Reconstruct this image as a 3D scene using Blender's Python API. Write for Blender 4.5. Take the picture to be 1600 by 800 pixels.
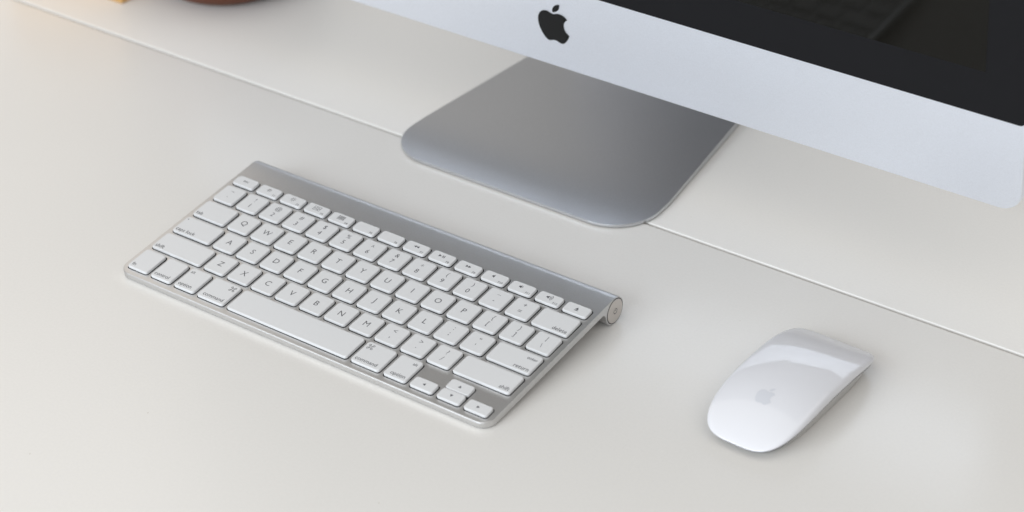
import bpy, bmesh, math, random
from mathutils import Vector, Matrix

random.seed(7)
for o in list(bpy.data.objects):
    bpy.data.objects.remove(o)
S = bpy.context.scene
C = S.collection
MM = 0.001

# ------------------------------------------------------------------ camera
cam = bpy.data.cameras.new('camera')
cam.sensor_width = 36.0
cam.lens = 78.75
cam.clip_start = 0.05
cam.clip_end = 50.0
cam.dof.use_dof = True
cam.dof.focus_distance = 1.335
cam.dof.aperture_fstop = 6.5
co = bpy.data.objects.new('camera', cam)
C.objects.link(co)
co.matrix_world = Matrix(((0.81141975, -0.30517141, 0.49846605, 0.73797006),
                          (0.58409796, 0.45358183, -0.67312191, -0.78214693),
                          (-0.02067758, 0.83733741, 0.54629525, 0.75794763),
                          (0, 0, 0, 1)))
S.camera = co

# ------------------------------------------------------------------ light: a bright room, one big window front left, an added warm fill far left
w = bpy.data.worlds.new('World')
S.world = w
w.use_nodes = True
bg = w.node_tree.nodes['Background']
bg.inputs['Color'].default_value = (0.96, 0.95, 0.935, 1)
bg.inputs['Strength'].default_value = 0.27


def area(name, loc, target, sx, sy, watts, col):
    l = bpy.data.lights.new(name, 'AREA')
    l.shape = 'RECTANGLE'
    l.size = sx
    l.size_y = sy
    l.energy = watts
    l.color = col
    o = bpy.data.objects.new(name, l)
    C.objects.link(o)
    o.location = loc
    o.rotation_euler = (Vector(target) - Vector(loc)).to_track_quat('-Z', 'Y').to_euler()
    return o


area('window_light', (-0.35, -3.4, 1.4), (0.1, 0.1, 0.0), 3.6, 2.0, 126.0, (0.84, 0.92, 1.0))
area('ceiling_light', (0.6, -0.5, 2.3), (0.6, -0.5, 0.0), 6.4, 5.6, 74.0, (1.0, 0.972, 0.93))
area('warm_fill', (-1.7, 0.75, 0.9), (-0.45, 0.2, 0.0), 1.3, 1.1, 3.6, (1.0, 0.87, 0.74))  # unseen fill, added to warm and lift the far left of the desk

vs = S.view_settings
vs.view_transform = 'Standard'
vs.look = 'None'
vs.exposure = 0.04
vs.gamma = 1.0
S.render.engine = 'CYCLES'


# ------------------------------------------------------------------ materials
def mat(name, base, rough=0.5, metal=0.0, coat=0.0, coat_rough=0.05, spec=0.5, bump=None, vary=None, rvary=None):
    m = bpy.data.materials.new(name)
    m.use_nodes = True
    nt = m.node_tree
    b = nt.nodes['Principled BSDF']
    b.inputs['Base Color'].default_value = (*base, 1)
    b.inputs['Roughness'].default_value = rough
    b.inputs['Metallic'].default_value = metal
    b.inputs['Coat Weight'].default_value = coat
    b.inputs['Coat Roughness'].default_value = coat_rough
    b.inputs['Specular IOR Level'].default_value = spec
    tc = nt.nodes.new('ShaderNodeTexCoord')

    def noise(scale, detail=3.0):
        n = nt.nodes.new('ShaderNodeTexNoise')
        n.inputs['Scale'].default_value = scale
        n.inputs['Detail'].default_value = detail
        nt.links.new(tc.outputs['Object'], n.inputs['Vector'])
        return n
    if bump:
        sc, st, di = bump
        n = noise(sc)
        bp = nt.nodes.new('ShaderNodeBump')
        bp.inputs['Strength'].default_value = st
        bp.inputs['Distance'].default_value = di
        nt.links.new(n.outputs['Fac'], bp.inputs['Height'])
        nt.links.new(bp.outputs['Normal'], b.inputs['Normal'])
    if vary:
        sc, amt = vary
        n = noise(sc)
        r = nt.nodes.new('ShaderNodeMapRange')
        r.inputs['From Min'].default_value = 0.3
        r.inputs['From Max'].default_value = 0.7
        r.inputs['To Min'].default_value = 1 - amt
        r.inputs['To Max'].default_value = 1 + amt
        nt.links.new(n.outputs['Fac'], r.inputs['Value'])
        mx = nt.nodes.new('ShaderNodeVectorMath')
        mx.operation = 'SCALE'
        mx.inputs[0].default_value = base
        nt.links.new(r.outputs['Result'], mx.inputs['Scale'])
        nt.links.new(mx.outputs['Vector'], b.inputs['Base Color'])
    if rvary:
        sc, amt = rvary
        n = noise(sc)
        r = nt.nodes.new('ShaderNodeMapRange')
        r.inputs['From Min'].default_value = 0.3
        r.inputs['From Max'].default_value = 0.7
        r.inputs['To Min'].default_value = rough - amt
        r.inputs['To Max'].default_value = rough + amt
        nt.links.new(n.outputs['Fac'], r.inputs['Value'])
        nt.links.new(r.outputs['Result'], b.inputs['Roughness'])
    return m


def desk_material():
    m = mat('desk_laminate', (0.80, 0.78, 0.748), rough=0.31, spec=0.5, bump=(260.0, 0.05, 0.0002))
    nt = m.node_tree
    b = nt.nodes['Principled BSDF']
    tc = [n for n in nt.nodes if n.type == 'TEX_COORD'][0]
    # large faint tone changes
    n = nt.nodes.new('ShaderNodeTexNoise')
    n.inputs['Scale'].default_value = 4.0
    n.inputs['Detail'].default_value = 1.0
    nt.links.new(tc.outputs['Object'], n.inputs['Vector'])
    r = nt.nodes.new('ShaderNodeMapRange')
    r.inputs['From Min'].default_value = 0.0
    r.inputs['From Max'].default_value = 1.0
    r.inputs['To Min'].default_value = 0.98
    r.inputs['To Max'].default_value = 1.02
    nt.links.new(n.outputs['Fac'], r.inputs['Value'])
    # fine grain of the laminate and faintly uneven sheen from wiping
    g = nt.nodes.new('ShaderNodeTexNoise')
    g.inputs['Scale'].default_value = 620.0
    g.inputs['Detail'].default_value = 2.0
    nt.links.new(tc.outputs['Object'], g.inputs['Vector'])
    gr = nt.nodes.new('ShaderNodeMapRange')
    gr.inputs['To Min'].default_value = 0.965
    gr.inputs['To Max'].default_value = 1.035
    nt.links.new(g.outputs['Fac'], gr.inputs['Value'])
    tone = nt.nodes.new('ShaderNodeMath')
    tone.operation = 'MULTIPLY'
    nt.links.new(r.outputs['Result'], tone.inputs[0])
    nt.links.new(gr.outputs['Result'], tone.inputs[1])
    sm = nt.nodes.new('ShaderNodeTexNoise')
    sm.inputs['Scale'].default_value = 11.0
    sm.inputs['Detail'].default_value = 2.0
    sm.inputs['Distortion'].default_value = 0.6
    nt.links.new(tc.outputs['Object'], sm.inputs['Vector'])
    sr = nt.nodes.new('ShaderNodeMapRange')
    sr.inputs['To Min'].default_value = 0.26
    sr.inputs['To Max'].default_value = 0.36
    nt.links.new(sm.outputs['Fac'], sr.inputs['Value'])
    nt.links.new(sr.outputs['Result'], b.inputs['Roughness'])
    # sparse dust specks
    v = nt.nodes.new('ShaderNodeTexVoronoi')
    v.inputs['Scale'].default_value = 70.0
    v.inputs['Randomness'].default_value = 1.0
    nt.links.new(tc.outputs['Object'], v.inputs['Vector'])
    lt = nt.nodes.new('ShaderNodeMath')
    lt.operation = 'LESS_THAN'
    lt.inputs[1].default_value = 0.028
    nt.links.new(v.outputs['Distance'], lt.inputs[0])
    sep = nt.nodes.new('ShaderNodeSeparateColor')
    nt.links.new(v.outputs['Color'], sep.inputs['Color'])
    lt2 = nt.nodes.new('ShaderNodeMath')
    lt2.operation = 'GREATER_THAN'
    lt2.inputs[1].default_value = 0.93
    nt.links.new(sep.outputs['Red'], lt2.inputs[0])
    mu = nt.nodes.new('ShaderNodeMath')
    mu.operation = 'MULTIPLY'
    nt.links.new(lt.outputs[0], mu.inputs[0])
    nt.links.new(lt2.outputs[0], mu.inputs[1])
    mx = nt.nodes.new('ShaderNodeVectorMath')
    mx.operation = 'SCALE'
    mx.inputs[0].default_value = (0.80, 0.78, 0.748)
    nt.links.new(tone.outputs[0], mx.inputs['Scale'])
    mix = nt.nodes.new('ShaderNodeMix')
    mix.data_type = 'RGBA'
    mix.inputs['B'].default_value = (0.55, 0.50, 0.43, 1)
    nt.links.new(mu.outputs[0], mix.inputs['Factor'])
    nt.links.new(mx.outputs['Vector'], mix.inputs['A'])
    nt.links.new(mix.outputs['Result'], b.inputs['Base Color'])
    return m


def wood_material():
    m = mat('golden_wood', (0.62, 0.36, 0.13), rough=0.45)
    nt = m.node_tree
    b = nt.nodes['Principled BSDF']
    tc = [n for n in nt.nodes if n.type == 'TEX_COORD'][0]
    mp = nt.nodes.new('ShaderNodeMapping')
    mp.inputs['Scale'].default_value = (6, 60, 60)
    nt.links.new(tc.outputs['Object'], mp.inputs['Vector'])
    n = nt.nodes.new('ShaderNodeTexNoise')
    n.inputs['Scale'].default_value = 3.0
    n.inputs['Detail'].default_value = 6.0
    n.inputs['Distortion'].default_value = 0.8
    nt.links.new(mp.outputs['Vector'], n.inputs['Vector'])
    cr = nt.nodes.new('ShaderNodeValToRGB')
    cr.color_ramp.elements[0].position = 0.35
    cr.color_ramp.elements[0].color = (0.50, 0.27, 0.085, 1)
    cr.color_ramp.elements[1].position = 0.7
    cr.color_ramp.elements[1].color = (0.74, 0.47, 0.19, 1)
    nt.links.new(n.outputs['Fac'], cr.inputs['Fac'])
    nt.links.new(cr.outputs['Color'], b.inputs['Base Color'])
    return m


M = dict(
    desk=desk_material(),
    alu=mat('anodised_aluminium', (0.665, 0.66, 0.655), rough=0.45, metal=1.0, bump=(2600.0, 0.10, 0.0001), vary=(1100.0, 0.025)),
    alu_stand=mat('stand_aluminium', (0.62, 0.63, 0.65), rough=0.37, metal=1.0, bump=(2600.0, 0.10, 0.0001), vary=(1100.0, 0.03)),
    alu_front=mat('display_aluminium', (0.86, 0.89, 0.955), rough=0.50, metal=1.0, bump=(2600.0, 0.12, 0.0001), vary=(1100.0, 0.025)),
    alu_button=mat('button_aluminium', (0.66, 0.62, 0.585), rough=0.42, metal=1.0),
    key=mat('white_key_plastic', (0.70, 0.70, 0.703), rough=0.42, spec=0.4, bump=(900.0, 0.05, 0.0001)),
    ink=mat('key_print_grey', (0.065, 0.065, 0.075), rough=0.6),
    well=mat('dark_key_well', (0.035, 0.035, 0.04), rough=0.7),
    glass=mat('black_screen_border', (0.0095, 0.0095, 0.011), rough=0.5, spec=0.12),
    lcd=mat('switched_off_display', (0.0052, 0.0048, 0.0036), rough=0.075, spec=0.2),
    black=mat('black_emblem_print', (0.007, 0.007, 0.007), rough=0.5, spec=0.25),
    shell=mat('glossy_white_shell', (0.755, 0.755, 0.785), rough=0.5, spec=0.2, coat=1.0, coat_rough=0.045),
    mark=mat('pale_grey_print', (0.66, 0.67, 0.71), rough=0.5, spec=0.2, coat=1.0, coat_rough=0.045),
    slot=mat('dark_seam', (0.05, 0.05, 0.055), rough=0.6),
    rubber=mat('grey_rubber', (0.22, 0.21, 0.20), rough=0.8),
    wood=wood_material(),
    clay=mat('red_brown_glaze', (0.12, 0.036, 0.014), rough=0.5, spec=0.3, coat=0.0, coat_rough=0.2, vary=(18.0, 0.25)),
)


for k in ('shell', 'mark'):
    M[k].node_tree.nodes['Principled BSDF'].inputs['Coat IOR'].default_value = 1.5


# ------------------------------------------------------------------ helpers
def mesh(name, verts, faces, m, smooth=None, scale=MM):
    me = bpy.data.meshes.new(name)
    me.from_pydata([tuple(c * scale for c in v) for v in verts], [], faces)
    me.update()
    for mm in (m if isinstance(m, (list, tuple)) else [m]):
        me.materials.append(mm)
    bm = bmesh.new()
    bm.from_mesh(me)
    bmesh.ops.recalc_face_normals(bm, faces=bm.faces)
    bm.to_mesh(me)
    bm.free()
    if smooth:
        me.set_sharp_from_angle(angle=math.radians(smooth))
        for p in me.polygons:
            p.use_smooth = len(p.vertices) <= 4
    return me


def link(name, me, parent=None, loc=None, rot=None):
    o = bpy.data.objects.new(name, me)
    C.objects.link(o)
    if parent is not None:
        o.parent = parent
    if loc is not None:
        o.location = loc
    if rot is not None:
        o.rotation_euler = rot
    return o


def thing(name, label, cat, loc, rot=(0, 0, 0), group=None):
    o = bpy.data.objects.new(name, None)
    o.empty_display_size = 0.02
    C.objects.link(o)
    o.location = loc
    o.rotation_euler = rot
    o['label'] = label
    o['category'] = cat
    if group:
        o['group'] = group
    return o


def rrect(x0, x1, y0, y1, r, seg=4):
    """rounded rectangle, counter-clockwise list of (x, y)"""
    out = []
    for cx, cy, a0 in ((x1 - r, y1 - r, 0), (x0 + r, y1 - r, 90), (x0 + r, y0 + r, 180), (x1 - r, y0 + r, 270)):
        for i in range(seg + 1):
            a = math.radians(a0 + 90 * i / seg)
            out.append((cx + r * math.cos(a), cy + r * math.sin(a)))
    return out


def loft(loops, cap0=True, cap1=True):
    n = len(loops[0])
    v = [p for lp in loops for p in lp]
    f = []
    for k in range(len(loops) - 1):
        for i in range(n):
            j = (i + 1) % n
            f.append((k * n + i, k * n + j, (k + 1) * n + j, (k + 1) * n + i))
    if cap0:
        f.append(tuple(range(n))[::-1])
    if cap1:
        f.append(tuple((len(loops) - 1) * n + i for i in range(n)))
    return v, f


# ------------------------------------------------------------------ desk (setting): two panels and the joint between them
desk = bpy.data.objects.new('desk', None)
C.objects.link(desk)
desk['kind'] = 'structure'
desk['label'] = 'cream white desk top in two panels with a narrow joint'


def panel(y0, y1, r0, r1, x0=-1250, x1=1250, th=24):
    prof = [(y0, -th), (y0, -r0)]
    for i in range(1, 7):
        a = math.radians(180 - 90 * i / 6)
        prof.append((y0 + r0 + r0 * math.cos(a), -r0 + r0 * math.sin(a)))
    for i in range(0, 7):
        a = math.radians(90 - 90 * i / 6)
        prof.append((y1 - r1 + r1 * math.cos(a), -r1 + r1 * math.sin(a)))
    prof.append((y1, -th))
    loops = [[(x, p[0], p[1]) for p in prof] for x in (x0, x1)]
    v, f = loft(loops)
    return mesh('desk_panel', v, f, M['desk'], smooth=40)


link('desk_panel', panel(-820, 228.9, 2.0, 0.3), desk)
link('desk_panel', panel(231.6, 1250, 0.9, 2.0), desk)

# ------------------------------------------------------------------ emblem outline (apple with a bite and a leaf), 24 x 24 box
PATHS = [((12.152, 6.896), '-.948 0 -2.415 -1.078 -3.96 -1.04 -2.04 .027 -3.91 1.183 -4.961 3.014 -2.117 3.675 -.546 9.103 1.519 12.09 1.013 1.454 2.208 3.09 3.792 3.039 1.52 -.065 2.09 -.987 3.935 -.987 1.831 0 2.35 .987 3.96 .948 1.637 -.026 2.676 -1.48 3.676 -2.948 1.156 -1.688 1.636 -3.325 1.662 -3.415 -.039 -.013 -3.182 -1.221 -3.22 -4.857 -.026 -3.04 2.48 -4.494 2.597 -4.559 -1.429 -2.09 -3.623 -2.324 -4.39 -2.376 -2 -.156 -3.675 1.09 -4.61 1.09'),
         ((15.53, 3.83), '.843 -1.012 1.4 -2.427 1.245 -3.83 -1.207 .052 -2.662 .805 -3.532 1.818 -.78 .896 -1.454 2.338 -1.273 3.714 1.338 .104 2.715 -.688 3.559 -1.701')]


def emblem_outlines(height, seg=7):
    """two closed outlines centred on (0, 0), y up"""
    res = []
    k = height / 24.0
    for start, s in PATHS:
        q = [float(t) for t in s.split()]
        p = Vector(start)
        pts = []
        for i in range(0, len(q), 6):
            a, b, c = (p + Vector(q[i + 2 * j:i + 2 * j + 2]) for j in range(3))
            for t in range(seg):
                u = t / seg
                pts.append(p * (1 - u) ** 3 + a * 3 * u * (1 - u) ** 2 + b * 3 * u * u * (1 - u) + c * u ** 3)
            p = c
        res.append([((x - 12.0) * k, (12.0 - y) * k) for x, y in pts])
    return res


def fill2d(outlines, cuts=0):
    """triangulated flat fill of outlines -> verts2d, faces"""
    bm = bmesh.new()
    for ol in outlines:
        vs_ = [bm.verts.new((x, y, 0)) for x, y in ol]
        es = [bm.edges.new((vs_[i], vs_[(i + 1) % len(vs_)])) for i in range(len(vs_))]
        bmesh.ops.triangle_fill(bm, use_beauty=True, use_dissolve=False, edges=es, normal=(0, 0, 1))
    for _ in range(cuts):
        bmesh.ops.subdivide_edges(bm, edges=bm.edges, cuts=1, use_grid_fill=True)
    bm.verts.index_update()
    v = [(a.co.x, a.co.y) for a in bm.verts]
    f = [tuple(a.index for a in fc.verts) for fc in bm.faces]
    bm.free()
    return v, f


# ------------------------------------------------------------------ computer with foot
TILT = math.radians(-6.3)          # the display leans a little forward
YP, CH = 269.0, 66.3               # chin front, chin bottom above the desk
pc = thing('desktop_computer', 'large silver all-in-one desktop computer with black screen, standing on a metal foot',
           'computer', (-0.2 * MM, 300 * MM, 0))


def dpt(x, d, h):
    """display coordinates (x, depth behind front, height above chin bottom) -> parent space"""
    y = d * math.cos(TILT) + h * math.sin(TILT)
    z = h * math.cos(TILT) - d * math.sin(TILT)
    return (x, y + YP - 300, z + CH)


HW, HH, CHIN = 325.0, 451.0, 61.3


def dloops(defs):
    out = []
    for inset, d, r in defs:
        out.append([dpt(x, d, y) for x, y in rrect(-HW + inset, HW - inset, inset, HH - inset, r, 8)])
    return out


v, f = loft(dloops([(0.9, 0, 13.2), (0.25, 0.25, 13.8), (0, 0.9, 14), (0, 20, 14), (1.5, 22.5, 14), (8, 29, 18),
                    (28, 42, 30), (64, 57, 50), (110, 68, 60), (155, 75, 50), (190, 78, 30)]))
link('display_housing', mesh('display_housing', v, f, M['alu_front'], smooth=35), pc)


def slab(x0, x1, h0, h1, d0, d1, r, m, name, bev=0.3):
    lp = []
    for ins, d in ((0, d1), (0, d0 + bev), (bev * .3, d0 + bev * .3), (bev, d0)):
        lp.append([dpt(x, d, y) for x, y in rrect(x0 + ins, x1 - ins, h0 + ins, h1 - ins, r, 6)])
    v, f = loft(lp)
    return link(name, mesh(name, v, f, m, smooth=35), pc)


slab(-HW + 0.9, HW - 0.9, CHIN, HH - 2.6, -0.35, 1.0, 3.0, M['glass'], 'screen_glass', 0.25)
dp = slab(-298.9, 298.9, 90.6, HH - 27, -0.42, -0.2, 0.4, M['lcd'], 'display_panel', 0.03)

ov, of = fill2d(emblem_outlines(29.4))
EH = 34.0
n_ = len(ov)
vv = [dpt(x, -0.22, y + EH) for x, y in ov] + [dpt(x, 0.1, y + EH) for x, y in ov]
ff = list(of) + [tuple(i + n_ for i in t) for t in of]
em = link('emblem', mesh('emblem', vv, ff, M['black']), pc)
em['label'] = 'black apple-shaped emblem with a bite and a leaf'

# foot and neck: one bent sheet of metal
prof = []                        # y, underside z, thickness
for i in range(13):
    s = 32 * (1 - math.cos(math.pi / 2 * i / 12))
    prof.append((208.6 + s, 0.75, 1.9 + 3.0 * s / 155))
for y in (255, 280, 305, 330, 355, 372):
    prof.append((y, 0.75, 1.9 + 3.0 * (y - 208.6) / 155))
prof += [(384, 1.4, 5.2), (392, 3.2, 5.4), (400, 7.0, 5.6), (407, 13.0, 5.8), (412, 21, 6), (415, 31, 6), (417, 46, 6), (420, 80, 6), (427, 130, 6), (436, 190, 6), (443, 240, 6)]
s_acc = 0.0
rows = []
for i, (y, z, th) in enumerate(prof):
    a = prof[max(i - 1, 0)]
    b = prof[min(i + 1, len(prof) - 1)]
    t = Vector((b[0] - a[0], b[1] - a[1])).normalized()
    nrm = Vector((-t.y, t.x))
    if i:
        s_acc += math.dist(prof[i][:2], prof[i - 1][:2])
    k = min(max(s_acc - 42, 0), 175) / 112
    hw_ = 99.2 - 13.2 * k
    xc = -2.6 - 2.6 * k + 2.8
    rc = 32.0
    if s_acc < rc:
        hw_ = hw_ - rc + math.sqrt(max(rc * rc - (rc - s_acc) ** 2, 0))
    tp = (y + nrm.x * th, z + nrm.y * th)
    bt = (y, z)
    e = 0.18
    ye = e if i == 0 else 0.0
    r = [(-hw_ + e, tp[0] + ye, tp[1]), (hw_ - e, tp[0] + ye, tp[1]),
         (hw_, tp[0] - nrm.x * e, tp[1] - nrm.y * e), (hw_, bt[0] + nrm.x * .3, bt[1] + nrm.y * .3),
         (hw_ - .3, bt[0] + ye, bt[1]), (-hw_ + .3, bt[0] + ye, bt[1]),
         (-hw_, bt[0] + nrm.x * .3, bt[1] + nrm.y * .3), (-hw_, tp[0] - nrm.x * e, tp[1] - nrm.y * e)]
    rows.append([(p[0] + xc, p[1], p[2]) for p in r])
rows = [[(p[0] - 2.6, p[1] - 300, p[2]) for p in r] for r in rows]
v, f = loft(rows)
link('stand', mesh('stand', v, f, M['alu_stand'], smooth=40), pc)
lp = []
for k, (hx, hz) in enumerate(((88, 21), (88, 21))):
    d = (74, 181)[k]
    lp.append([dpt(x, d, y + 150 - (0, 14)[k]) for x, y in rrect(-hx, hx, -hz, hz, 8, 4)])
v, f = loft(lp)
link('hinge', mesh('hinge', v, f, M['alu_stand'], smooth=40), pc)
pad = rrect(-87, 80, 213.5 - 300, 345 - 300, 24, 8)
v, f = loft([[(x, y, 0.0) for x, y in pad], [(x, y, 0.9) for x, y in pad]])
link('foot_pad', mesh('foot_pad', v, f, M['rubber']), pc)

# ------------------------------------------------------------------ keyboard
KT = math.radians(6.0694)
OX, OY, OZ = 139.0, -5.0, -6.8
kb = thing('wireless_keyboard', 'slim silver keyboard with white keys lying in front of the computer', 'keyboard', (0, 0, 0), (KT, 0, 0))
U = 19.05
KX0, KX1 = -2.6, 278.6
ZT, ZB = -2.0, -6.6
YF = -5.9
YFILL = 109.0
CY, CZ, CR = 121.5, -11.0, 9.0
RC = 8.0


def L(x, y, z):
    return (x - OX, y - OY, z - OZ)


# key table: x0, x1, y0, y1, legends
keys = []
G = 1.5


def add_key(u0, u1, y0, y1, leg):
    keys.append([u0 * U + G, u1 * U - G, y0, y1, leg])


def row(r):
    return r * U + G, (r + 1) * U - G


FN0, FN1 = 5 * U + 1.5, 5 * U + 10.3
fw = 14.5 / 14
fn_icons = ['esc', 'sun_small', 'sun_big', 'expose', 'grid', None, None, 'rew', 'playpause', 'ffwd', 'mute', 'vol_down', 'vol_up', 'eject']
for i, ic in enumerate(fn_icons):
    lg = []
    if ic == 'esc':
        lg.append(('t', 'esc', 0, 0.2, 3.3, 'c'))
    elif ic:
        lg.append(('i', ic, 0 if ic == 'eject' else -0.4, 0.7 if ic != 'eject' else 0, 1, 'c'))
    if 0 < i < 13:
        lg.append(('t', 'F%d' % i, 5.6, -2.5, 2.3, 'c'))
    add_key(i * fw, (i + 1) * fw, FN0, FN1, lg)
y0, y1 = row(4)
for i, (lo, hi) in enumerate(zip("`1234567890-=", "~!@#$%^&*()_+")):
    add_key(i, i + 1, y0, y1, [('t', hi, 0, 3.2, 4.9, 'c'), ('t', lo, 0, -2.6, 5.2, 'c')])
add_key(13, 14.5, y0, y1, [('t', 'delete', 11.3, -5.4, 4.1, 'r')])
y0, y1 = row(3)
add_key(0, 1.5, y0, y1, [('t', 'tab', -11.3, -5.4, 4.1, 'l')])
for i, c in enumerate('QWERTYUIOP'):
    add_key(1.5 + i, 2.5 + i, y0, y1, [('t', c, 0, 0, 6.0, 'c')])
for i, (lo, hi) in enumerate((('[', '{'), (']', '}'), ('\\', '|'))):
    add_key(11.5 + i, 12.5 + i, y0, y1, [('t', hi, 0, 3.2, 4.9, 'c'), ('t', lo, 0, -2.6, 4.9, 'c')])
y0, y1 = row(2)
add_key(0, 1.75, y0, y1, [('t', 'caps lock', -13.7, -5.4, 4.1, 'l'), ('i', 'dot', -12.9, 5.2, 1, 'c')])
for i, c in enumerate('ASDFGHJKL'):
    lg = [('t', c, 0, 0, 6.0, 'c')]
    if c in 'FJ':
        lg.append(('i', 'bar', 0, -5.6, 1, 'c'))
    add_key(1.75 + i, 2.75 + i, y0, y1, lg)
for i, (lo, hi) in enumerate(((';', ':'), ("'", '"'))):
    add_key(10.75 + i, 11.75 + i, y0, y1, [('t', hi, 0, 3.2, 5.2, 'c'), ('t', lo, 0, -2.2, 5.2, 'c')])
add_key(12.75, 14.5, y0, y1, [('t', 'return', 13.7, -5.4, 4.1, 'r'), ('t', 'enter', 13.7, 3.6, 3.3, 'r')])
y0, y1 = row(1)
add_key(0, 2.25, y0, y1, [('t', 'shift', -18.4, -5.4, 4.1, 'l')])
for i, c in enumerate('ZXCVBNM'):
    add_key(2.25 + i, 3.25 + i, y0, y1, [('t', c, 0, 0, 6.0, 'c')])
for i, (lo, hi) in enumerate(((',', '<'), ('.', '>'), ('/', '?'))):
    add_key(9.25 + i, 10.25 + i, y0, y1, [('t', hi, 0, 3.2, 5.0, 'c'), ('t', lo, 0, -2.6, 5.2, 'c')])
add_key(12.25, 14.5, y0, y1, [('t', 'shift', 18.4, -5.4, 4.1, 'r')])
B0, B1 = -1.3, U - G
add_key(0, 1, B0, B1, [('t', 'fn', -6.2, -6.4, 4.0, 'l')])
add_key(1, 2, B0, B1, [('t', 'control', -6.6, -6.4, 4.0, 'l')])
add_key(2, 3, B0, B1, [('t', 'option', -6.2, -6.4, 4.0, 'l'), ('t', 'alt', -6.2, 5.4, 3.3, 'l')])
add_key(3, 4.25, B0, B1, [('t', 'command', 8.6, -6.4, 4.0, 'r'), ('i', 'cmd', 6.3, 5.2, 1, 'c')])
add_key(4.25, 9.25, B0, B1, [])
add_key(9.25, 10.5, B0, B1, [('t', 'command', -8.6, -6.4, 4.0, 'l'), ('i', 'cmd', -6.3, 5.2, 1, 'c')])
add_key(10.5, 11.5, B0, B1, [('t', 'option', 6.4, -6.4, 4.0, 'r'), ('t', 'alt', 6.2, 5.4, 3.3, 'r')])
AH = 8.3
add_key(11.5, 12.5, B0, B0 + AH, [('i', 'left', 0, 0, 1, 'c')])
add_key(12.5, 13.5, B0, B0 + AH, [('i', 'down', 0, 0, 1, 'c')])
add_key(12.5, 13.5, B0 + AH + 0.35, B0 + 2 * AH + 0.35, [('i', 'up', 0, 0, 1, 'c')])
add_key(13.5, 14.5, B0, B0 + AH, [('i', 'right', 0, 0, 1, 'c')])


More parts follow.
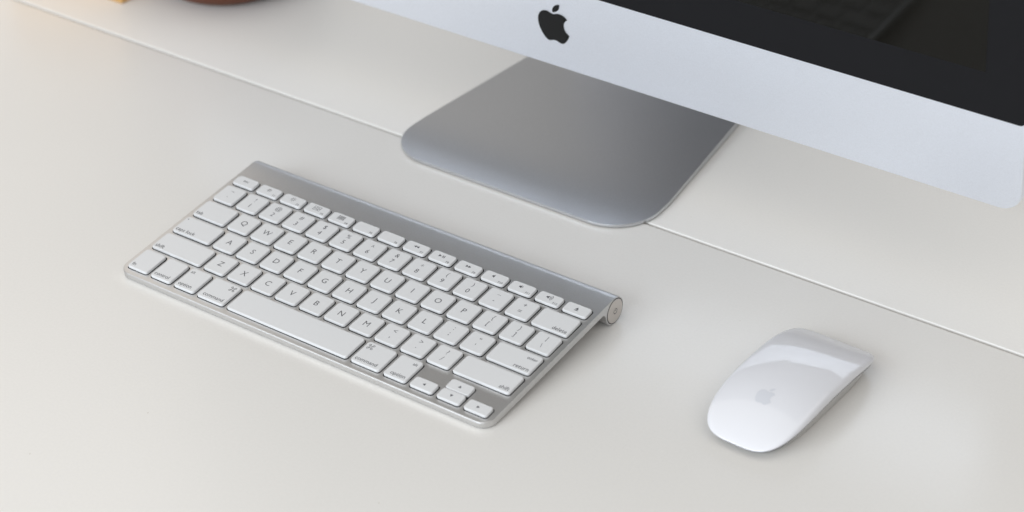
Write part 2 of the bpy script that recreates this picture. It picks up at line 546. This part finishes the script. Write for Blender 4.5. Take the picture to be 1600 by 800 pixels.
def build_body():
    xs = [0.0]
    for i in range(1, 11):
        xs.append(RC * (1 - math.cos(math.pi / 2 * i / 10)))
    xs = [KX0 + x for x in xs] + [KX0 + (KX1 - KX0) * k / 8 for k in range(1, 8)] + [KX1 - x for x in reversed(xs)]
    arc = []
    for i in range(1, 27):
        a = math.radians(90 - 262 * i / 26)
        arc.append((CY + CR * math.cos(a), CZ + CR * math.sin(a)))
    fil = []
    ex = arc[-1]
    for i in range(1, 7):
        a = math.pi / 2 * i / 6
        fil.append((ex[0] - 3.4 * (1 - math.cos(a)), ex[1] + (ZB - ex[1]) * math.sin(a)))
    pr = [(YF + 1.0, ZB, 1), (YF + .35, ZB + .25, 1), (YF, ZB + .9, 1), (YF, ZT - 1.0, 1), (YF + .08, ZT - .5, 1), (YF + .3, ZT - .15, 1), (YF + .7, ZT, 1)]
    i_top = len(pr) - 1
    pr += [(YFILL, ZT, 0), (YFILL + 6, ZT, 0), (CY, ZT, 0)]
    i_back = i_top + 1
    pr += [(a, b, 0) for a, b in arc] + [(a, b, 0) for a, b in fil]
    n = len(pr)
    V, F = [], []
    # inset copies for the softened ends
    cen = [(p[0], p[1]) for p in pr]
    ins = []
    for i in range(n):
        a, b, c = cen[i - 1], cen[i], cen[(i + 1) % n]
        t = Vector((c[0] - a[0], c[1] - a[1])).normalized()
        ins.append((b[0] + t.y * .4, b[1] - t.x * .4))
    secs = []

    def sec(x, inset):
        d = min(x - KX0, KX1 - x)
        dy = RC - math.sqrt(max(RC * RC - max(RC - d, 0) ** 2, 0)) if d < RC else 0.0
        base = ins if inset else cen
        return [(x, base[i][0] + dy * pr[i][2], base[i][1]) for i in range(n)]
    secs.append(sec(KX0, True))
    first = xs[1:-1]
    for x in first:
        secs.append(sec(x, False))
    secs.append(sec(KX1, True))
    for s in secs:
        V += s
    for k in range(len(secs) - 1):
        for i in range(n):
            j = (i + 1) % n
            if i == i_top and 0 < k < len(secs) - 2:
                continue
            F.append((k * n + i, k * n + j, (k + 1) * n + j, (k + 1) * n + i))
    F.append(tuple(range(n))[::-1])
    F.append(tuple((len(secs) - 1) * n + i for i in range(n)))
    # top sheet with a real opening for every key
    ns = len(secs)
    border = [secs[k][i_top] for k in range(1, ns - 1)] + [secs[k][i_back] for k in range(ns - 2, 0, -1)]
    bm = bmesh.new()

    def loop(pts):
        vs_ = [bm.verts.new((p[0], p[1], 0)) for p in pts]
        return [bm.edges.new((vs_[i], vs_[(i + 1) % len(vs_)])) for i in range(len(vs_))]
    edges = loop(border)
    holes = []
    gp = 0.52
    kk = [k[:4] for k in keys]
    up, dn = kk[-2], kk[-3]
    merged = [dn[0], dn[1], dn[2], up[3]]
    for q in kk[:-3] + [merged, kk[-1]]:
        h = rrect(q[0] - gp, q[1] + gp, q[2] - gp, q[3] + gp, 2.0, 3)
        holes.append(h)
        edges += loop(h)
    bmesh.ops.triangle_fill(bm, use_beauty=True, use_dissolve=False, edges=edges, normal=(0, 0, 1))
    bm.verts.index_update()
    off = len(V)
    V += [(p.co.x, p.co.y, ZT) for p in bm.verts]
    F += [tuple(a.index + off for a in fc.verts) for fc in bm.faces]
    bm.free()
    nb = len(F)
    for h in holes:
        o = len(V)
        m_ = len(h)
        V += [(x, y, ZT) for x, y in h] + [(x, y, ZT - 2.4) for x, y in h]
        for i in range(m_):
            j = (i + 1) % m_
            F.append((o + i, o + j, o + m_ + j, o + m_ + i))
        F.append(tuple(o + m_ + i for i in range(m_)))
    me = bpy.data.meshes.new('body')
    me.from_pydata([tuple(c * MM for c in L(*p)) for p in V], [], F)
    me.materials.append(M['alu'])
    me.materials.append(M['well'])
    for i, p in enumerate(me.polygons):
        if i >= nb:
            p.material_index = 1
    bm = bmesh.new()
    bm.from_mesh(me)
    bmesh.ops.remove_doubles(bm, verts=bm.verts, dist=1e-6)
    bmesh.ops.recalc_face_normals(bm, faces=bm.faces)
    bm.to_mesh(me)
    bm.free()
    me.set_sharp_from_angle(angle=math.radians(28))
    for p in me.polygons:
        p.use_smooth = len(p.vertices) == 4
    return link('body', me, kb)


build_body()


# --- print on the keys
def text_mesh(txt, size, align):
    cu = bpy.data.curves.new('print', 'FONT')
    cu.body = txt
    cu.size = size * MM
    cu.align_x = {'c': 'CENTER', 'l': 'LEFT', 'r': 'RIGHT'}[align]
    cu.resolution_u = 3
    cu.offset = -0.004 * size * MM if size > 4.5 else 0.004 * size * MM
    ob = bpy.data.objects.new('print', cu)
    C.objects.link(ob)
    bpy.context.view_layer.update()
    dg = bpy.context.evaluated_depsgraph_get()
    me = bpy.data.meshes.new_from_object(ob.evaluated_get(dg))
    bpy.data.objects.remove(ob)
    bpy.data.curves.remove(cu)
    if len(me.vertices):
        ys = [q.co.y for q in me.vertices]
        xs = [q.co.x for q in me.vertices]
        if align == 'c':
            my = (min(ys) + max(ys)) / 2 if txt not in ',.\'"`' else {',': 0.1, '.': 0.05, "'": 0.55, '"': 0.55, '`': 0.6}[txt] * size * MM
            mx = (min(xs) + max(xs)) / 2
        else:
            my = 0.25 * size * MM
            mx = 0
        for q in me.vertices:
            q.co.y -= my
            q.co.x -= mx
    me.materials.clear()
    me.materials.append(M['ink'])
    return me


def poly_mesh(polys):
    v, f = [], []
    for p in polys:
        o = len(v)
        v += [(x, y, 0) for x, y in p]
        f.append(tuple(range(o, o + len(p))))
    me = bpy.data.meshes.new('legend')
    me.from_pydata([tuple(c * MM for c in q) for q in v], [], f)
    me.materials.append(M['ink'])
    return me


def stroke(pts, w_, closed=False):
    out = []
    n = len(pts)
    for i in range(n if closed else n - 1):
        a, b = Vector(pts[i]), Vector(pts[(i + 1) % n])
        t = (b - a).normalized() * w_ * .5
        nn = Vector((-t.y, t.x))
        a2, b2 = a - t * .6, b + t * .6
        out.append([tuple(a2 - nn), tuple(b2 - nn), tuple(b2 + nn), tuple(a2 + nn)])
    return out


def circ(cx, cy, r, n=14, a0=0, a1=360):
    m_ = n if a1 - a0 == 360 else n + 1
    return [(cx + r * math.cos(math.radians(a0 + (a1 - a0) * i / n)), cy + r * math.sin(math.radians(a0 + (a1 - a0) * i / n))) for i in range(m_)]


def tri(cx, cy, s, d):
    h = s * .5
    return {'l': [(cx - h, cy), (cx + h, cy - h * 1.05), (cx + h, cy + h * 1.05)], 'r': [(cx + h, cy), (cx - h, cy + h * 1.05), (cx - h, cy - h * 1.05)],
            'u': [(cx, cy + h), (cx - h * 1.1, cy - h), (cx + h * 1.1, cy - h)], 'd': [(cx, cy - h), (cx + h * 1.1, cy + h), (cx - h * 1.1, cy + h)]}[d]


def box2(x0, x1, y0, y1):
    return [(x0, y0), (x1, y0), (x1, y1), (x0, y1)]


def speaker(waves):
    p = [box2(-2.0, -1.3, -.55, .55), [(-1.3, -.55), (-.3, -1.3), (-.3, 1.3), (-1.3, .55)]]
    for i in range(waves):
        p += stroke(circ(-.6, 0, 1.1 + .85 * i, 7, -48, 48), .28)
    return p


def icon(name):
    if name in ('left', 'right', 'up', 'down'):
        return [tri(0, 0, 1.9, name[0])]
    if name == 'rew':
        return [tri(-1.0, 0, 1.9, 'l'), tri(.9, 0, 1.9, 'l')]
    if name == 'ffwd':
        return [tri(-.9, 0, 1.9, 'r'), tri(1.0, 0, 1.9, 'r')]
    if name == 'playpause':
        return [tri(-1.6, 0, 2.0, 'r'), box2(.1, .65, -1, 1), box2(1.2, 1.75, -1, 1)]
    if name == 'mute':
        return speaker(0)
    if name == 'vol_down':
        return speaker(1)
    if name == 'vol_up':
        return speaker(3)
    if name == 'eject':
        return [tri(0, .5, 2.1, 'u'), box2(-1.25, 1.25, -1.5, -1.0)]
    if name in ('sun_small', 'sun_big'):
        k = .75 if name == 'sun_small' else 1.0
        p = stroke(circ(0, 0, .95 * k, 12), .3, True)
        for i in range(8):
            a = math.radians(45 * i)
            p += stroke([(1.45 * k * math.cos(a), 1.45 * k * math.sin(a)), (2.0 * k * math.cos(a), 2.0 * k * math.sin(a))], .28)
        return p
    if name == 'expose':
        return stroke(box2(-2.6, -.5, .1, 1.8), .26, True) + stroke(box2(.1, 2.6, .5, 1.8), .26, True) + stroke(box2(-2.6, .6, -1.8, -.6), .26, True) + stroke(box2(1.2, 2.6, -1.8, -.1), .26, True)
    if name == 'grid':
        p = []
        for i in range(4):
            for j in range(3):
                p += stroke(box2(-2.5 + 1.35 * i, -1.6 + 1.35 * i, -1.75 + 1.25 * j, -.95 + 1.25 * j), .24, True)
        return p
    if name == 'dot':
        return [circ(0, 0, .42, 10)]
    if name == 'bar':
        return [box2(-1.9, 1.9, -.16, .16)]
    if name == 'cmd':
        p = stroke(box2(-.75, .75, -.75, .75), .3, True)
        for sx in (-1, 1):
            for sy in (-1, 1):
                p += stroke(circ(sx * 1.35, sy * 1.35, .6, 10), .3, True)
        return p


_keymesh = {}


def key_mesh(w_, h_):
    k = (round(w_, 2), round(h_, 2))
    if k not in _keymesh:
        lp = []
        for ins, z in ((0.12, -4.0), (0.12, -1.75), (0.0, -1.7), (0.0, -0.75), (0.07, -0.38), (0.24, -0.12), (0.55, 0.0)):
            lp.append([(x, y, z) for x, y in rrect(-w_ / 2 + ins, w_ / 2 - ins, -h_ / 2 + ins, h_ / 2 - ins, 1.8 - ins * .6, 3)])
        v, f = loft(lp)
        me = mesh('key', v, f, [M['key'], M['well']], smooth=32)
        for p in me.polygons:
            if p.center.z < -1.72 * MM:
                p.material_index = 1
        _keymesh[k] = me
    return _keymesh[k]


_leg = {}
for x0, x1, y0, y1, lg in keys:
    cx, cy = (x0 + x1) / 2, (y0 + y1) / 2
    dz = random.uniform(-.06, .06)
    lc = L(cx + random.uniform(-.05, .05), cy + random.uniform(-.05, .05), dz)
    k = link('key', key_mesh(x1 - x0, y1 - y0), kb, [c * MM for c in lc],
             (random.uniform(-.004, .004), random.uniform(-.004, .004), random.uniform(-.003, .003)))
    for kind, what, px, py, size, al in lg:
        tagk = (kind, what, size, al)
        if tagk not in _leg:
            _leg[tagk] = text_mesh(what, size, al) if kind == 't' else poly_mesh(icon(what))
            if what == 'bar':
                _leg[tagk].materials[0] = M['key']
        link('legend', _leg[tagk], k, (px * MM, py * MM, 0.035 * MM))

# --- round power button in the end of the battery tube
bx = KX1


def disc(r0, x0, x1, bev, m, name, parent):
    lp = []
    for r, x in ((r0, x0), (r0, x1 - bev), (r0 - bev, x1)):
        lp.append([L(x, CY + r * math.cos(a), CZ + r * math.sin(a)) for a in [2 * math.pi * i / 40 for i in range(40)]])
    v, f = loft(lp)
    return link(name, mesh(name, v, f, m, smooth=40), parent)


disc(8.35, bx - .5, bx + .06, .02, M['slot'], 'button_rim', kb)
pb = disc(7.75, bx - .5, bx + .40, .25, M['alu_button'], 'power_button', kb)
pp = stroke(circ(0, 0, 1.7, 16, 125, 415), .42) + stroke([(0, .3), (0, 2.2)], .42)
v, f = [], []
for p in pp:
    o = len(v)
    v += [L(bx + .43, CY + x, CZ + y) for x, y in p]
    f.append(tuple(range(o, o + 4)))
link('power_symbol', mesh('power_symbol', v, f, M['ink']), pb)

# ------------------------------------------------------------------ mouse
ms = thing('wireless_mouse', 'glossy white low mouse lying on the desk right of the keyboard', 'mouse',
           (0.2618, 0.1182, 0), (0, 0, -0.026))
MA, MBL = 28.6, 56.7


def mz(px, py):
    """top height at normalised superelliptic coordinates"""
    n = 3.7 if py < 0 else 6.0
    rho = (abs(px) ** n + abs(py) ** n) ** (1 / n)
    rho = min(rho, 1.0)
    e = max(1 - rho ** 30, 0)
    return rim(px, py) + (0.8 + 3.0 * (1 - min(abs(py), 1) ** 2.3)) * math.sqrt(e)


def rim(px, py):
    return 6.2 + 1.5 * py + (1 - min(abs(py), 1) ** 2.3) * (8.2 + 3.95 * (1 - min(abs(px), 1) ** 2.27))


def mring(rr, cnt=112):
    out = []
    for i in range(cnt):
        a = 2 * math.pi * i / cnt
        s_, c_ = math.sin(a), math.cos(a)
        n = 6.0 if s_ > 0 else 3.7
        # directions of equal parameter on the outline
        px = math.copysign(abs(c_) ** (2 / n), c_)
        py = math.copysign(abs(s_) ** (2 / n), s_)
        out.append((px * rr, py * rr))
    return out


rs = [1 - (1 - t / 26) ** 1.9 for t in range(1, 27)]
loops = []
for rr in rs:
    loops.append([(px * MA, py * MBL, mz(px, py)) for px, py in mring(rr)])
loops.append([(px * MA * .997, py * MBL * .998, rim(px, py) - .2) for px, py in mring(1.0)])
loops.append([(px * MA * .985, py * MBL * .99, rim(px, py) - .4) for px, py in mring(1.0)])
loops.append([(px * MA * .93, py * MBL * .95, rim(px, py) - .35) for px, py in mring(1.0)])
v, f = loft(loops, cap0=True, cap1=False)
link('shell', mesh('shell', v, f, M['shell'], smooth=50), ms)
v, f = loft([[(px * MA * k, py * MBL * k, rim(px, py) - d) for px, py in mring(1.0)] for k, d in ((.965, .3), (.982, .42), (.978, 1.5), (.92, 2.0))], cap0=False, cap1=False)
link('seam', mesh('seam', v, f, M['slot'], smooth=40), ms)
bl = []
for sx, sy, zk, zo in ((.92, .94, 1, -1.5), (.93, .95, 1, -2.0), (.90, .93, .68, -1.0), (.86, .885, .33, -.6), (.83, .83, .08, 0), (.80, .79, 0, 0)):
    bl.append([(px * MA * sx, py * MBL * sy, max(rim(px, py) * zk + zo, 0)) for px, py in mring(1.0)])
v, f = loft(bl, cap0=True, cap1=True)
link('base', mesh('base', v, f, M['alu'], smooth=40), ms)
ol = emblem_outlines(12.6)
v2, f2 = fill2d(ol, 2)
v3 = []
for x, y in v2:
    yy = y - 25.5
    xx = x
    v3.append((xx, yy, mz(xx / MA, yy / MBL) + 0.09))
emb = link('emblem', mesh('emblem', v3, f2, M['mark'], smooth=60), ms)
for p in emb.data.polygons:
    p.use_smooth = True
emb['label'] = 'pale grey apple-shaped emblem'

# ------------------------------------------------------------------ things cut off by the top edge of the picture
wb = thing('wooden_box', 'golden wooden box cut off at the top edge, left of the red-brown pot', 'box', (-0.4005, 0.2693, 0))


def boxm(x0, x1, y0, y1, z0, z1, r, name):
    lp = []
    for ins, z in ((.6, z0), (0, z0 + .6), (0, z1 - 1), (1, z1)):
        lp.append([(x, y, z) for x, y in rrect(x0 + ins, x1 - ins, y0 + ins, y1 - ins, r, 2)])
    v, f = loft(lp)
    return link(name, mesh(name, v, f, M['wood'], smooth=40), wb)


boxm(-120, 0, 0, 90, 0, 46, 1.5, 'box_body')
boxm(-121, 1, -1, 91, 46.6, 58, 2, 'lid')

pot = thing('round_pot', 'rounded red-brown pot cut off at the top edge beside the monitor', 'pot', (-0.3595, 0.3435, 0))
pr = [(0, 0), (40, 0), (43, .8), (49, 4), (56, 10), (62, 18), (66, 28), (68, 40), (67, 54), (63, 68), (60, 76), (61, 80), (60, 81.5), (57.5, 80), (57, 76), (60, 66), (62, 52), (62, 38), (56, 20), (44, 8), (0, 6)]
loops = []
for r, z in pr:
    r = max(r, .01)
    loops.append([(r * math.cos(2 * math.pi * i / 64), r * math.sin(2 * math.pi * i / 64), z) for i in range(64)])
v, f = loft(loops[:14])
link('pot_body', mesh('pot_body', *loft(loops, True, True), M['clay'], smooth=50), pot)
